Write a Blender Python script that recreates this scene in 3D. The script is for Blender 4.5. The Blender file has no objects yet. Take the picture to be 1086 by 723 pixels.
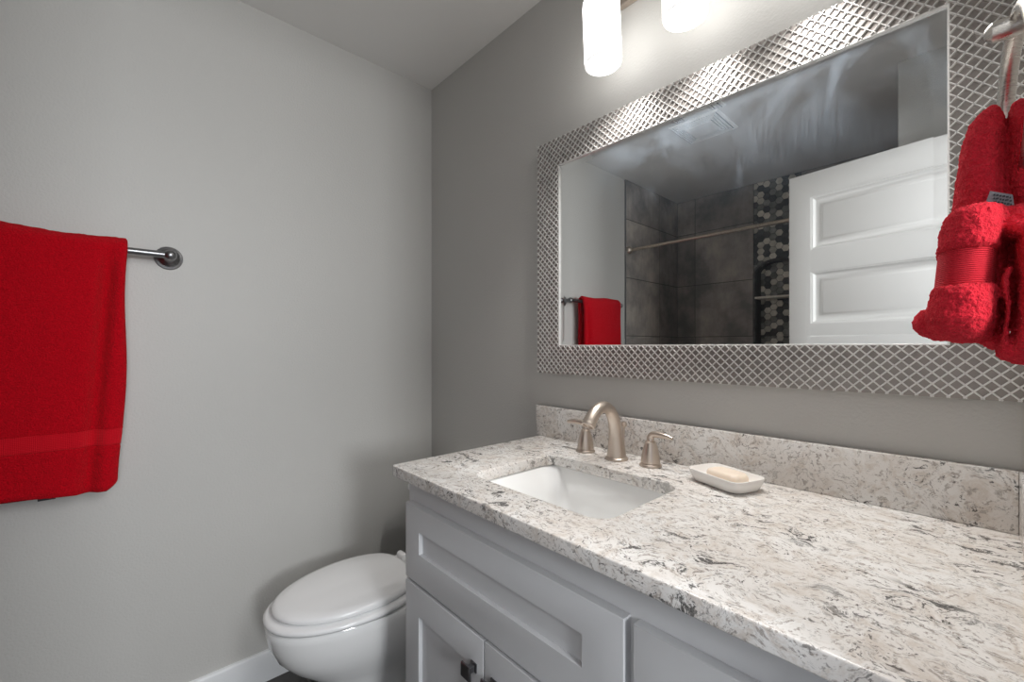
import bpy, bmesh, math, random
from mathutils import Vector, Matrix, noise
random.seed(7)
PI = math.pi
S = bpy.context.scene
COL = S.collection

# ------------------------------------------------------------------ camera
FPX, YAW, Y0 = 456.97, 0.7397, 367.55
CAM = Vector((1.8112, -1.1233, 1.1932))
cd = bpy.data.cameras.new('camera'); cam = bpy.data.objects.new('camera', cd); COL.objects.link(cam)
cd.sensor_fit = 'HORIZONTAL'; cd.sensor_width = 36.0; cd.lens = 36.0 * FPX / 1086.0
cd.shift_y = (Y0 - 361.5) / 1086.0
cd.clip_start = 0.02
cam.location = CAM
cam.rotation_euler = (PI / 2, 0, PI / 2 - YAW)
S.camera = cam

# ------------------------------------------------------------------ light and exposure
S.view_settings.view_transform = 'Standard'; S.view_settings.look = 'None'
S.view_settings.exposure = 0.2; S.view_settings.gamma = 1.0; S.view_settings.use_curve_mapping = False
S.cycles.use_denoising = True
S.cycles.max_bounces = 12; S.cycles.diffuse_bounces = 6; S.cycles.glossy_bounces = 6
S.cycles.sample_clamp_indirect = 4.0
LAMP_EMIT = 3.2          # glow of the opal shades
HALL_POWER = 35.0        # assumed light from an unseen source, coming through the open doorway
HALL_WIDE = 19.0
BULB_POWER = 12.0         # each bulb, shining down out of its shade
W = bpy.data.worlds.new('world'); S.world = W; W.use_nodes = True
W.node_tree.nodes['Background'].inputs[0].default_value = (0.82, 0.88, 1.0, 1)
W.node_tree.nodes['Background'].inputs[1].default_value = 0.5

def area(name, loc, target, sx, sy, power, color=(1, 1, 1)):
    l = bpy.data.lights.new(name, 'AREA'); l.shape = 'RECTANGLE'; l.size = sx; l.size_y = sy
    l.energy = power; l.color = color
    o = bpy.data.objects.new(name, l); COL.objects.link(o); o.location = loc
    o.rotation_euler = (Vector(target) - Vector(loc)).to_track_quat('-Z', 'Y').to_euler()
    return o
area('assumed_hall_light', (4.0, -1.25, 1.50), (0.0, -0.60, 1.0), 0.42, 0.50, HALL_POWER, (0.94, 0.97, 1.0))  # assumed unseen source beyond the doorway, no window known; direction follows left-wall shadows
area('hall_fill_light', (2.6, -0.70, 1.75), (1.3, -1.35, 1.2), 0.5, 0.9, HALL_WIDE, (.97, 0.985, 1.0))  # added fill with no known fixture, brightens the door face and its bounce

# ------------------------------------------------------------------ node helpers
def mat(name, color=(.8, .8, .8), rough=.5, metal=0.0, **kw):
    m = bpy.data.materials.new(name); m.use_nodes = True
    b = m.node_tree.nodes['Principled BSDF']
    b.inputs['Base Color'].default_value = (*color, 1); b.inputs['Roughness'].default_value = rough
    b.inputs['Metallic'].default_value = metal
    for k, v in kw.items(): b.inputs[k].default_value = v
    return m
class NT:
    def __init__(s, m): s.t = m.node_tree; s.b = s.t.nodes.get('Principled BSDF')
    def n(s, typ, **kw):
        nd = s.t.nodes.new(typ)
        for k, v in kw.items(): setattr(nd, k, v)
        return nd
    def link(s, a, b): s.t.links.new(a, b)
    def coords(s, scale=(1, 1, 1), rot=(0, 0, 0)):
        c = s.n('ShaderNodeTexCoord'); mp = s.n('ShaderNodeMapping')
        mp.inputs['Scale'].default_value = scale; mp.inputs['Rotation'].default_value = rot
        s.link(c.outputs['Object'], mp.inputs['Vector']); return mp.outputs['Vector']
    def noise(s, vec, scale, detail=3, rough=.5, dist=0.0):
        x = s.n('ShaderNodeTexNoise'); x.inputs['Scale'].default_value = scale
        x.inputs['Detail'].default_value = detail; x.inputs['Roughness'].default_value = rough
        x.inputs['Distortion'].default_value = dist
        if vec is not None: s.link(vec, x.inputs['Vector'])
        return x.outputs['Fac']
    def ramp(s, fac, stops, interp='LINEAR'):
        r = s.n('ShaderNodeValToRGB'); r.color_ramp.interpolation = interp
        e = r.color_ramp.elements
        while len(e) < len(stops): e.new(.5)
        for el, (p, c) in zip(e, stops):
            el.position = p; el.color = (c, c, c, 1) if isinstance(c, (int, float)) else (*c, 1)
        s.link(fac, r.inputs['Fac']); return r.outputs['Color']
    def mix(s, fac, a, b, blend='MIX'):
        x = s.n('ShaderNodeMix', data_type='RGBA', blend_type=blend)
        for v, i in ((fac, 0), (a, 6), (b, 7)):
            if isinstance(v, (int, float)): x.inputs[i].default_value = v
            elif isinstance(v, tuple): x.inputs[i].default_value = (*v, 1)
            else: s.link(v, x.inputs[i])
        return x.outputs[2]
    def math(s, op, a, b=0.0):
        x = s.n('ShaderNodeMath', operation=op)
        for v, i in ((a, 0), (b, 1)):
            if isinstance(v, (int, float)): x.inputs[i].default_value = v
            else: s.link(v, x.inputs[i])
        return x.outputs[0]
    def bump(s, h, strength, dist):
        x = s.n('ShaderNodeBump'); x.inputs['Strength'].default_value = strength; x.inputs['Distance'].default_value = dist
        s.link(h, x.inputs['Height']); s.link(x.outputs['Normal'], s.b.inputs['Normal']); return x

def paint(name, color, rough=.6, bump=.25, scale=170):
    m = mat(name, color, rough); t = NT(m); v = t.coords()
    n = t.noise(v, scale, 2, .5); n2 = t.noise(v, 1.3, 2)
    c = t.mix(n2, tuple(x * .97 for x in color), tuple(min(1, x * 1.03) for x in color)); t.link(c, t.b.inputs['Base Color'])
    if bump: t.bump(n, bump, .002)
    return m
M = {}
M['wall'] = paint('grey_wall_paint', (.535, .526, .503), .58, .45, 150)
M['ceil'] = paint('ceiling_paint', (.76, .75, .73), .75, .15)
M['trim'] = paint('white_trim_paint', (.78, .79, .80), .35, 0)
M['door'] = paint('white_door_paint', (.80, .795, .78), .4, 0)
M['cab'] = paint('cabinet_paint', (.60, .605, .615), .38, .03, 60)
M['ceramic'] = mat('white_ceramic', (.86, .86, .85), .08, 0.0, **{'Coat Weight': .5, 'Coat Roughness': .03})
M['seatplastic'] = mat('white_seat_plastic', (.84, .84, .84), .2)
M['dish'] = mat('glazed_dish', (.87, .845, .81), .22)
M['soap'] = mat('cream_soap', (.80, .68, .56), .45, 0.0, **{'Subsurface Weight': .2, 'Subsurface Radius': (.01, .006, .004)})
M['chrome'] = mat('chrome', (.8, .8, .8), .08, 1)
M['darknickel'] = mat('dark_nickel', (.22, .22, .23), .28, 1)
M['rubber'] = mat('gap_shadow_rubber', (.08, .08, .08), .6)
M['dark'] = mat('dark_void', (.03, .03, .03), .8)
M['tagdark'] = mat('dark_label_cloth', (.03, .03, .035), .7)
M['taggrey'] = mat('grey_label_cloth', (.20, .20, .21), .7)
M['grout'] = mat('grey_grout', (.075, .072, .068), .9)
M['caulk'] = mat('pale_caulk', (.7, .69, .67), .5)

def brushed(name, color, rough, aniso=(1, 1, 40)):
    m = mat(name, color, rough, 1); t = NT(m); v = t.coords(aniso)
    n = t.noise(v, 60, 3); r = t.ramp(n, [(.3, rough * .8), (.7, rough * 1.25)]); t.link(r, t.b.inputs['Roughness'])
    t.bump(n, .04, .001); return m
M['nickel'] = brushed('brushed_nickel_warm', (.66, .575, .50), .35, (40, 40, 2))
M['steel'] = brushed('brushed_steel_bar', (.25, .25, .255), .32)
M['ring'] = brushed('satin_nickel_ring', (.62, .585, .54), .30)
M['rod'] = brushed('bronze_toned_rod', (.50, .42, .34), .3)

def opal():
    m = mat('opal_glass_shade', (.9, .9, .9), .35); b = NT(m).b
    b.inputs['Emission Color'].default_value = (1, .985, .96, 1); b.inputs['Emission Strength'].default_value = LAMP_EMIT
    return m
M['opal'] = opal()
M['opalrim'] = mat('opal_glass_rim', (.9, .9, .9), .35, 0.0, **{'Emission Color': (1, .98, .95, 1), 'Emission Strength': .62})

def granite():
    m = mat('cream_granite', (.7, .66, .6), .18); t = NT(m); v = t.coords()
    warp = t.n('ShaderNodeTexNoise'); warp.inputs['Scale'].default_value = 14; warp.inputs['Detail'].default_value = 4
    t.link(v, warp.inputs['Vector'])
    wv = t.n('ShaderNodeMix', data_type='RGBA', blend_type='LINEAR_LIGHT'); wv.inputs[0].default_value = .05
    t.link(v, wv.inputs[6]); t.link(warp.outputs['Color'], wv.inputs[7]); w = wv.outputs[2]
    st = t.n('ShaderNodeMapping'); st.inputs['Rotation'].default_value = (0, .15, .2); st.inputs['Scale'].default_value = (1, 1.9, 1.3)
    t.link(w, st.inputs['Vector']); ws = st.outputs['Vector']
    base = t.mix(t.ramp(t.noise(w, 8, 4), [(.35, 0.), (.65, 1.)]), (.68, .638, .597), (.775, .76, .74))
    beige = t.ramp(t.noise(w, 34, 8, .72), [(.49, 0.), (.62, .70)]); c = t.mix(beige, base, (.54, .465, .40))
    taup = t.ramp(t.noise(ws, 70, 8, .74), [(.545, 0.), (.59, .85)]); c = t.mix(taup, c, (.29, .25, .22))
    big = t.ramp(t.noise(w, 6.5, 3), [(.50, 0.), (.64, 1.)])
    greys = t.ramp(t.noise(ws, 30, 9, .76), [(.560, 0.), (.60, .85)]); c = t.mix(t.math('MULTIPLY', greys, big), c, (.20, .19, .18))
    fl = t.ramp(t.noise(ws, 85, 7, .70), [(.578, 0.), (.608, 1.)])
    c = t.mix(t.math('MULTIPLY', fl, t.ramp(t.noise(w, 15, 3), [(.40, .12), (.58, 1.)])), c, (.05, .04, .035))
    vein = t.ramp(t.noise(ws, 22, 9, .76), [(.555, 0.), (.578, 1.)])
    c = t.mix(t.math('MULTIPLY', vein, t.ramp(t.noise(v, 4.5, 2), [(.45, 0.), (.56, .95)])), c, (.03, .028, .026))
    gr = t.noise(v, 420, 2); c = t.mix(t.ramp(gr, [(.3, .0), (.8, .22)]), c, (.85, .83, .80))
    t.link(c, t.b.inputs['Base Color'])
    t.link(t.ramp(t.noise(w, 40, 2), [(.3, .14), (.7, .26)]), t.b.inputs['Roughness'])
    return m
M['granite'] = granite()

def shower_tile():
    m = mat('slate_look_tile', (.1, .09, .085), .42); t = NT(m)
    g = t.n('ShaderNodeNewGeometry'); v = t.coords((1, 1, 1)); vs = t.coords((3, 3, .8))
    a = t.noise(v, 3.2, 6, .62); b = t.noise(vs, 9, 5, .7)
    c = t.mix(t.ramp(a, [(.36, 0.), (.64, 1.)]), (.19, .18, .172), (.53, .465, .41))
    c = t.mix(t.ramp(b, [(.35, .35), (.7, 0.)]), c, (.14, .135, .13))
    h = t.n('ShaderNodeHueSaturation'); t.link(c, h.inputs['Color'])
    t.link(t.ramp(g.outputs['Random Per Island'], [(0, .75), (1, 1.2)]), h.inputs['Value']); t.link(h.outputs['Color'], t.b.inputs['Base Color'])
    return m
M['tile'] = shower_tile()
def stone(name, a, b):
    m = mat(name, a, .45); t = NT(m); v = t.coords(); n = t.noise(v, 28, 5, .65)
    g = t.n('ShaderNodeNewGeometry')
    c = t.mix(t.ramp(n, [(.3, 0.), (.7, 1.)]), a, b); h = t.n('ShaderNodeHueSaturation'); t.link(c, h.inputs['Color'])
    t.link(t.ramp(g.outputs['Random Per Island'], [(0, .75), (1, 1.25)]), h.inputs['Value']); t.link(h.outputs['Color'], t.b.inputs['Base Color']); return m
M['hexlight'] = stone('cream_hex_stone', (.55, .52, .45), (.78, .74, .66))
M['hexmid'] = stone('grey_hex_stone', (.16, .165, .155), (.30, .30, .28))
M['hexdark'] = stone('charcoal_hex_stone', (.05, .053, .055), (.10, .103, .10))
M['slate'] = stone('dark_slate_trim', (.045, .045, .045), (.10, .10, .098))

def floor_mat():
    m = mat('dark_floor_tile', (.06, .058, .057), .4); t = NT(m); v = t.coords((1, 1, 1))
    br = t.n('ShaderNodeTexBrick'); br.inputs['Scale'].default_value = 1.0; br.offset = .5
    br.inputs['Brick Width'].default_value = .6; br.inputs['Row Height'].default_value = .3; br.inputs['Mortar Size'].default_value = .004
    t.link(v, br.inputs['Vector']); n = t.noise(v, 6, 5)
    c1 = t.ramp(n, [(.3, (.045, .043, .042)), (.7, (.085, .08, .076))]); t.link(c1, br.inputs['Color1']); t.link(c1, br.inputs['Color2'])
    br.inputs['Mortar'].default_value = (.12, .118, .11, 1); t.link(br.outputs['Color'], t.b.inputs['Base Color']); return m
M['floor'] = floor_mat()

def terry(name, color, scale=330, strength=.9, dark=.62, sheen=.15):
    m = mat(name, color, .95, 0.0, **{'Sheen Weight': sheen, 'Sheen Roughness': .5, 'Sheen Tint': (1, .15, .15, 1), 'Specular IOR Level': .1})
    t = NT(m); v = t.coords(); n = t.noise(v, scale, 3, .6); n2 = t.noise(v, scale * .3, 3, .6)
    c = t.mix(t.ramp(n, [(.25, 0.), (.7, 1.)]), tuple(x * dark for x in color), color); t.link(c, t.b.inputs['Base Color'])
    t.bump(t.math('ADD', n, n2), strength, .006); return m
M['redbath'] = terry('red_terry', (.66, .002, .012), 300, 1.0)
M['redhand'] = terry('red_terry_hand', (.95, .026, .052), 520, 1.0, .8, .4)
def band(name, color, dirs):
    m = mat(name, color, .85, 0.0, **{'Sheen Weight': .15, 'Sheen Tint': (1, .3, .3, 1), 'Specular IOR Level': .15}); t = NT(m)
    v = t.coords(); acc = None
    for axis, sc in dirs:
        w = t.n('ShaderNodeTexWave', wave_type='BANDS', bands_direction=axis); w.inputs['Scale'].default_value = sc
        w.inputs['Distortion'].default_value = .6; w.inputs['Detail Scale'].default_value = 4
        t.link(v, w.inputs['Vector']); acc = w.outputs['Fac'] if acc is None else t.math('MULTIPLY', acc, w.outputs['Fac'])
    t.bump(acc, .8, .003); t.link(t.mix(acc, tuple(x * .8 for x in color), color), t.b.inputs['Base Color']); return m
M['bandbath'] = band('red_woven_band', (.78, .003, .016), [('Y', 95), ('Z', 75)])
M['bandhand'] = band('red_woven_band_hand', (.92, .022, .045), [('Z', 210)])

def frame_metal(name, c, r, mt=.8):
    m = mat(name, c, r, mt); t = NT(m); v = t.coords(); n = t.noise(v, 35, 3)
    t.link(t.mix(t.ramp(n, [(.35, 0.), (.65, 1.)]), tuple(x * .88 for x in c), c), t.b.inputs['Base Color']); return m
M['framebase'] = frame_metal('champagne_silver', (.33, .30, .28), .42, .65)
M['framewire'] = frame_metal('bright_silver_ridge', (.84, .825, .805), .33, .5)

def mirror_mat():
    m = bpy.data.materials.new('mirror_glass'); m.use_nodes = True; t = NT(m); nt = m.node_tree
    nt.nodes.remove(t.b); out = nt.nodes['Material Output']
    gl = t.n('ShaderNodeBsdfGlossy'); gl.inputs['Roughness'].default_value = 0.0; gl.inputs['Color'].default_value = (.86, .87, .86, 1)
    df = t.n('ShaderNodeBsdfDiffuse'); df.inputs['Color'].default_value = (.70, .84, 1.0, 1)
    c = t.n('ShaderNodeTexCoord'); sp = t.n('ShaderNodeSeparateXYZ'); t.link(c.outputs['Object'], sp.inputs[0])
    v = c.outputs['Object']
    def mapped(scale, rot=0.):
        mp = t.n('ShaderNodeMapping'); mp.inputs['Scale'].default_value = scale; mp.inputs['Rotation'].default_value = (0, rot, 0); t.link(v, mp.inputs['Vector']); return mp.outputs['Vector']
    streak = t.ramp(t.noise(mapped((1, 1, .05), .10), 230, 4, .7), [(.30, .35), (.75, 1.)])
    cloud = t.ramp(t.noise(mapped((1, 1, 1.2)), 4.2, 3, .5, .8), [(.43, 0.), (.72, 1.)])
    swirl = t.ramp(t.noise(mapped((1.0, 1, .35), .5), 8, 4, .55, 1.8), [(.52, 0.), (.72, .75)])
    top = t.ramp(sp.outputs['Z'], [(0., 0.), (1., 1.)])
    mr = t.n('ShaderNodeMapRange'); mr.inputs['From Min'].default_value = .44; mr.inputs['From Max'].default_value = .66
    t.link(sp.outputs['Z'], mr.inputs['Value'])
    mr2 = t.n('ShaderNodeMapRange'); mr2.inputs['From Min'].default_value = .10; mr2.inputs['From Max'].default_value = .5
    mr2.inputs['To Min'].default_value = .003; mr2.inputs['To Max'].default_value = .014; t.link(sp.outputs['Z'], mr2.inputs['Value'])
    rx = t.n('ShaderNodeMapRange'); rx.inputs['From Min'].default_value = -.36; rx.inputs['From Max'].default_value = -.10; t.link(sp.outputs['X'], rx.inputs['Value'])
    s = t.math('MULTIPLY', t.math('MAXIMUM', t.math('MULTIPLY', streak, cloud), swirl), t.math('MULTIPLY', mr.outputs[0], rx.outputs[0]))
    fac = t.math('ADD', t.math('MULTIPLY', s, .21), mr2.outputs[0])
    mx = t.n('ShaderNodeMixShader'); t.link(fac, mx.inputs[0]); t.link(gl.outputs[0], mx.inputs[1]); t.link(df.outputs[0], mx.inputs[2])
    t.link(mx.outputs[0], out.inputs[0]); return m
M['mirror'] = mirror_mat()

# ------------------------------------------------------------------ object helpers
def finish(name, bm, m, parent=None, smooth=True, angle=35):
    bmesh.ops.recalc_face_normals(bm, faces=bm.faces)
    if parent is not None:
        bmesh.ops.translate(bm, verts=bm.verts, vec=-world_loc(parent))
    me = bpy.data.meshes.new(name); bm.to_mesh(me); bm.free()
    for x in (m if isinstance(m, (list, tuple)) else [m]): me.materials.append(M[x])
    if smooth:
        for p in me.polygons: p.use_smooth = True
        try: me.set_sharp_from_angle(angle=math.radians(angle))
        except Exception: pass
    o = bpy.data.objects.new(name, me); COL.objects.link(o)
    if parent is not None: o.parent = parent
    return o
def world_loc(o):
    v = Vector(o.location)
    while o.parent is not None: o = o.parent; v += Vector(o.location)
    return v
def thing(name, label, cat, loc=(0, 0, 0), group=None):
    o = bpy.data.objects.new(name, None); COL.objects.link(o); o.location = loc; o.empty_display_size = .05
    return tag(o, label, cat, group)
def tag(o, label, cat, group=None):
    o['label'] = label; o['category'] = cat
    if group: o['group'] = group
    return o
def struct(o): o['kind'] = 'structure'; return o
def copy_tree(o, loc, label=None):
    c = o.copy(); COL.objects.link(c); c.location = loc
    if label: c['label'] = label
    def rec(a, b):
        for ch in list(a.children):
            d = ch.copy(); COL.objects.link(d); d.parent = b; rec(ch, d)
    rec(o, c); return c

def box(bm, lo, hi, bev=0.0, seg=2):
    g = bmesh.ops.create_cube(bm, size=1.0)['verts']
    lo = Vector(lo); hi = Vector(hi); c = (lo + hi) / 2; d = hi - lo
    for v in g: v.co = Vector((v.co.x * d.x, v.co.y * d.y, v.co.z * d.z)) + c
    if bev:
        es = list({e for v in g for e in v.link_edges})
        bmesh.ops.bevel(bm, geom=es, offset=bev, segments=seg, profile=.5, affect='EDGES')
def boxbm(lo, hi, bev=0.0, seg=2):
    bm = bmesh.new(); box(bm, lo, hi, bev, seg); return bm
def rings(bm, loops, caps=(True, True), closed=True):
    vs = [[bm.verts.new(p) for p in lp] for lp in loops]
    n = len(vs[0])
    for a, b in zip(vs, vs[1:]):
        for i in range(n if closed else n - 1):
            j = (i + 1) % n
            bm.faces.new((a[i], a[j], b[j], b[i]))
    if caps[0]: bm.faces.new(list(reversed(vs[0])))
    if caps[1]: bm.faces.new(vs[-1])
    return vs
def lathe(bm, prof, origin, axis=(0, 0, 1), seg=32, caps=(True, True)):
    ax = Vector(axis).normalized(); q = Vector((0, 0, 1)).rotation_difference(ax); o = Vector(origin); L = []
    for r, z in prof:
        L.append([o + q @ Vector((max(r, 1e-5) * math.cos(2 * PI * i / seg), max(r, 1e-5) * math.sin(2 * PI * i / seg), z)) for i in range(seg)])
    rings(bm, L, caps)
def catmull(pts, n):
    P = [Vector(p) for p in pts]; P = [2 * P[0] - P[1]] + P + [2 * P[-1] - P[-2]]; out = []
    for k in range(1, len(P) - 2):
        for i in range(n):
            t = i / n; a, b, c, d = P[k - 1:k + 3]
            out.append(.5 * ((2 * b) + (c - a) * t + (2 * a - 5 * b + 4 * c - d) * t * t + (3 * b - a - 3 * c + d) * t ** 3))
    out.append(P[-2]); return out
def tube(bm, pts, radii, seg=20, flat=1.0, up=(0, 0, 1), caps=(True, True)):
    P = [Vector(p) for p in pts]; n = len(P)
    R = radii if isinstance(radii, (list, tuple)) else [radii] * n
    L = []; N = None
    for i in range(n):
        t = (P[min(i + 1, n - 1)] - P[max(i - 1, 0)]).normalized()
        if N is None:
            N = Vector(up) - t * t.dot(Vector(up))
            if N.length < 1e-4: N = Vector((1, 0, 0)) - t * t.x
        else: N = N - t * t.dot(N)
        N.normalize(); B = t.cross(N)
        L.append([P[i] + R[i] * (math.cos(2 * PI * k / seg) * B + flat * math.sin(2 * PI * k / seg) * N) for k in range(seg)])
    rings(bm, L, caps)
def interp(vals, n):
    out = []
    for k in range(len(vals) - 1):
        for i in range(n): out.append(vals[k] + (vals[k + 1] - vals[k]) * i / n)
    out.append(vals[-1]); return out
def rrect(x0, y0, x1, y1, r, n=8):
    out = []
    for cx, cy, a in ((x1 - r, y1 - r, 0), (x0 + r, y1 - r, PI / 2), (x0 + r, y0 + r, PI), (x1 - r, y0 + r, 1.5 * PI)):
        for i in range(n + 1):
            t = a + PI / 2 * i / n; out.append((cx + r * math.cos(t), cy + r * math.sin(t)))
    return out
def plate(outline, holes, thick, bev=0.0):
    """flat plate with holes and rounded rims, in XY, z from 0 to thick; returns a bmesh"""
    cu = bpy.data.curves.new('tmp', 'CURVE'); cu.dimensions = '2D'; cu.fill_mode = 'BOTH'
    cu.extrude = thick / 2 - bev; cu.bevel_depth = bev; cu.bevel_resolution = 2; cu.offset = -bev
    for lp in [outline] + holes:
        sp = cu.splines.new('POLY'); sp.points.add(len(lp) - 1); sp.use_cyclic_u = True
        for p, (x, y) in zip(sp.points, lp): p.co = (x, y, 0, 1)
    o = bpy.data.objects.new('tmp', cu); COL.objects.link(o)
    dg = bpy.context.evaluated_depsgraph_get(); me = bpy.data.meshes.new_from_object(o.evaluated_get(dg))
    bpy.data.objects.remove(o); bpy.data.curves.remove(cu)
    bm = bmesh.new(); bm.from_mesh(me); bpy.data.meshes.remove(me)
    bmesh.ops.remove_doubles(bm, verts=bm.verts, dist=1e-5)
    bmesh.ops.translate(bm, verts=bm.verts, vec=(0, 0, thick / 2)); return bm
def stand_up(bm, y):
    """XY plate -> XZ plate whose back face is at y and which grows towards -Y"""
    for v in bm.verts: x, a, b = v.co; v.co = (x, y - b, a)
    return bm
def add(bm, other):
    me = bpy.data.meshes.new('t'); other.to_mesh(me); other.free(); bm.from_mesh(me); bpy.data.meshes.remove(me)

# ------------------------------------------------------------------ the room
FL, CE, XR, YB = -0.05, 2.44, 1.87, -2.508     # floor, ceiling, right wall, shower back
DY0, DY1, DH = -1.300, -0.612, 2.045           # doorway in the right wall
struct(finish('wall_back', boxbm((-.12, 0, FL), (XR + .12, .12, CE)), 'wall'))
struct(finish('wall_left', boxbm((-.12, -2.75, FL), (0, 0, CE)), 'wall'))
bm = bmesh.new()
box(bm, (XR, DY1, FL), (XR + .12, 0, CE)); box(bm, (XR, DY0, DH), (XR + .12, DY1, CE)); box(bm, (XR, -2.75, FL), (XR + .12, DY0, CE))
struct(finish('wall_right', bm, 'wall'))
struct(finish('wall_shower_return', boxbm((1.556, -2.63, FL), (XR, -1.445, CE), .004), 'wall'))
struct(finish('wall_rear', boxbm((-.12, -2.75, FL), (XR + .12, -2.63, CE)), 'wall'))
struct(finish('floor', boxbm((-.12, -2.75, FL - .1), (3.2, .12, FL)), 'floor'))
struct(finish('ceiling', boxbm((-.12, -2.75, CE), (XR + .12, .12, CE + .1)), 'ceil'))
def baseboard(name, lo, hi): struct(finish(name, boxbm(lo, hi, .004), 'trim'))
bm = bmesh.new(); rings(bm, [[(0.0, y, FL), (.014, y, FL), (.014, y, .052), (.011, y, .058), (.006, y, .061), (0.0, y, .061)] for y in (-1.70, -.0005)])
struct(finish('baseboard_left', bm, 'trim'))
baseboard('baseboard_back', (.0145, -.014, FL), (.764, 0, .061))
# door jamb lining
bm = bmesh.new()
box(bm, (XR - .001, DY0 - .0, FL), (XR + .121, DY0 + .016, DH)); box(bm, (XR - .001, DY1 - .016, FL), (XR + .121, DY1, DH)); box(bm, (XR - .001, DY0, DH - .016), (XR + .121, DY1, DH))
struct(finish('trim_1', bm, 'trim'))

# shower tile: each tile a slab, grout behind
def slabs(rects, fn, bev=.0015):
    bm = bmesh.new()
    for r in rects: box(bm, *fn(*r), bev, 1)
    return bm
ZJ = [FL, .405, .84, 1.275, 1.71, 2.148, CE]
g = .0024
rects = [(a, b, c, d) for a, b in ((YB, -2.204), (-2.204, -1.716)) for c, d in zip(ZJ, ZJ[1:])]
o = struct(finish('wall_shower_left', slabs(rects, lambda a, b, c, d: ((.0005, a + g, c + g), (.010, b - g, d - g))), 'tile', smooth=False))
bm = boxbm((.0003, YB, FL), (.0085, -1.716, CE)); struct(finish('trim_2', bm, 'grout'))
bm = boxbm((.0003, -1.7155, FL), (.012, -1.708, CE), .002); struct(finish('trim_3', bm, 'steel'))
XS0, XS1 = .621, .931
rects = [(a, b, c, d) for a, b in ((.010, .167), (.167, XS0), (XS1, 1.39), (1.39, 1.556)) for c, d in zip(ZJ, ZJ[1:])]
struct(finish('wall_shower_back', slabs(rects, lambda a, b, c, d: ((a + g, -2.60, c + g), (b - g, YB, d - g))), 'tile', smooth=False))
bm = bmesh.new(); box(bm, (.010, -2.63, FL), (XS0 - g, YB - .0015, CE)); box(bm, (XS1 + g, -2.63, FL), (1.556, YB - .0015, CE)); struct(finish('trim_4', bm, 'grout'))

# hexagon mosaic strip with an arched niche
ZA0, ZAP, NB = 1.737, 1.832, 1.02                # spring line, apex, niche bottom
XC = (XS0 + XS1) / 2; HW = (XS1 - XS0) / 2
def arch_z(x): return ZA0 + (ZAP - ZA0) * math.sqrt(max(0, 1 - ((x - XC) / HW) ** 2) )
def hexfield(y, x0, x1, z0, z1, keep):
    """flat-topped hexagons in staggered columns, each a little bevelled stone"""
    bm = bmesh.new(); R = .0268; px = 1.5 * R + .0010; pz = math.sqrt(3) * R + .0012; k = 0; x = x0 + .006; rnd = random.Random(5)
    while x < x1 + R:
        z = z0 + (pz / 2 if k % 2 else 0)
        while z < z1 + R:
            if keep(x, z):
                q = rnd.random(); mi = 0 if q < .30 else (1 if q < .70 else 2)
                def lp(r, dy): return [(min(max(x + r * math.cos(PI / 3 * i), x0), x1), y + dy, min(max(z + r * math.sin(PI / 3 * i), z0), z1)) for i in range(6)]
                L = [[bm.verts.new(p) for p in lp(r, dy)] for r, dy in ((R * .97, 0), (R * .97, .0045), (R * .90, .006))]
                fs = [bm.faces.new(L[2])]
                for a, b in zip(L, L[1:]):
                    for i in range(6): fs.append(bm.faces.new((a[i], a[(i + 1) % 6], b[(i + 1) % 6], b[i])))
                for f in fs: f.material_index = mi
            z += pz
        x += px; k += 1
    bmesh.ops.dissolve_degenerate(bm, dist=1e-6, edges=bm.edges)
    return bm
struct(finish('wall_mosaic', hexfield(YB - .006, XS0 + .002, XS1 - .002, 1.70, CE - .002, lambda x, z: z > arch_z(x) + .012), ['hexlight', 'hexmid', 'hexdark'], smooth=False))
struct(finish('wall_niche', hexfield(-2.606, XS0 + .022, XS1 - .022, NB, ZAP, lambda x, z: z < arch_z(x) + .02), ['hexlight', 'hexmid', 'hexdark'], smooth=False))
# grout body of the strip with an arched opening, and the niche lining
n = 24
arch = [(XS0 + .018, NB)] + [(XC - (HW - .018) * math.cos(PI * i / n), ZA0 + (ZAP - ZA0) * math.sin(PI * i / n)) for i in range(n + 1)] + [(XS1 - .018, NB)]
bm = plate([(XS0, FL), (XS1, FL), (XS1, CE), (XS0, CE)], [arch], .095)
struct(finish('trim_5', stand_up(bm, -2.511 + .0), 'slate'))
bm = boxbm((XS0, -2.629, FL), (XS1, -2.607, CE)); struct(finish('trim_6', bm, 'grout'))
bm = bmesh.new()
path = [(XC - (HW - .006) * math.cos(PI * i / n), YB + .003, ZA0 + .006 + (ZAP - ZA0) * math.sin(PI * i / n)) for i in range(n + 1)]
tube(bm, [(XS0 + .006, YB + .003, NB)] + path + [(XS1 - .006, YB + .003, NB)], .010, 10)
struct(finish('trim_7', bm, 'slate'))
struct(finish('trim_8', boxbm((XS0 + .012, -2.600, 1.556), (XS1 - .012, YB + .014, 1.572), .003), 'hexlight'))

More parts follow.
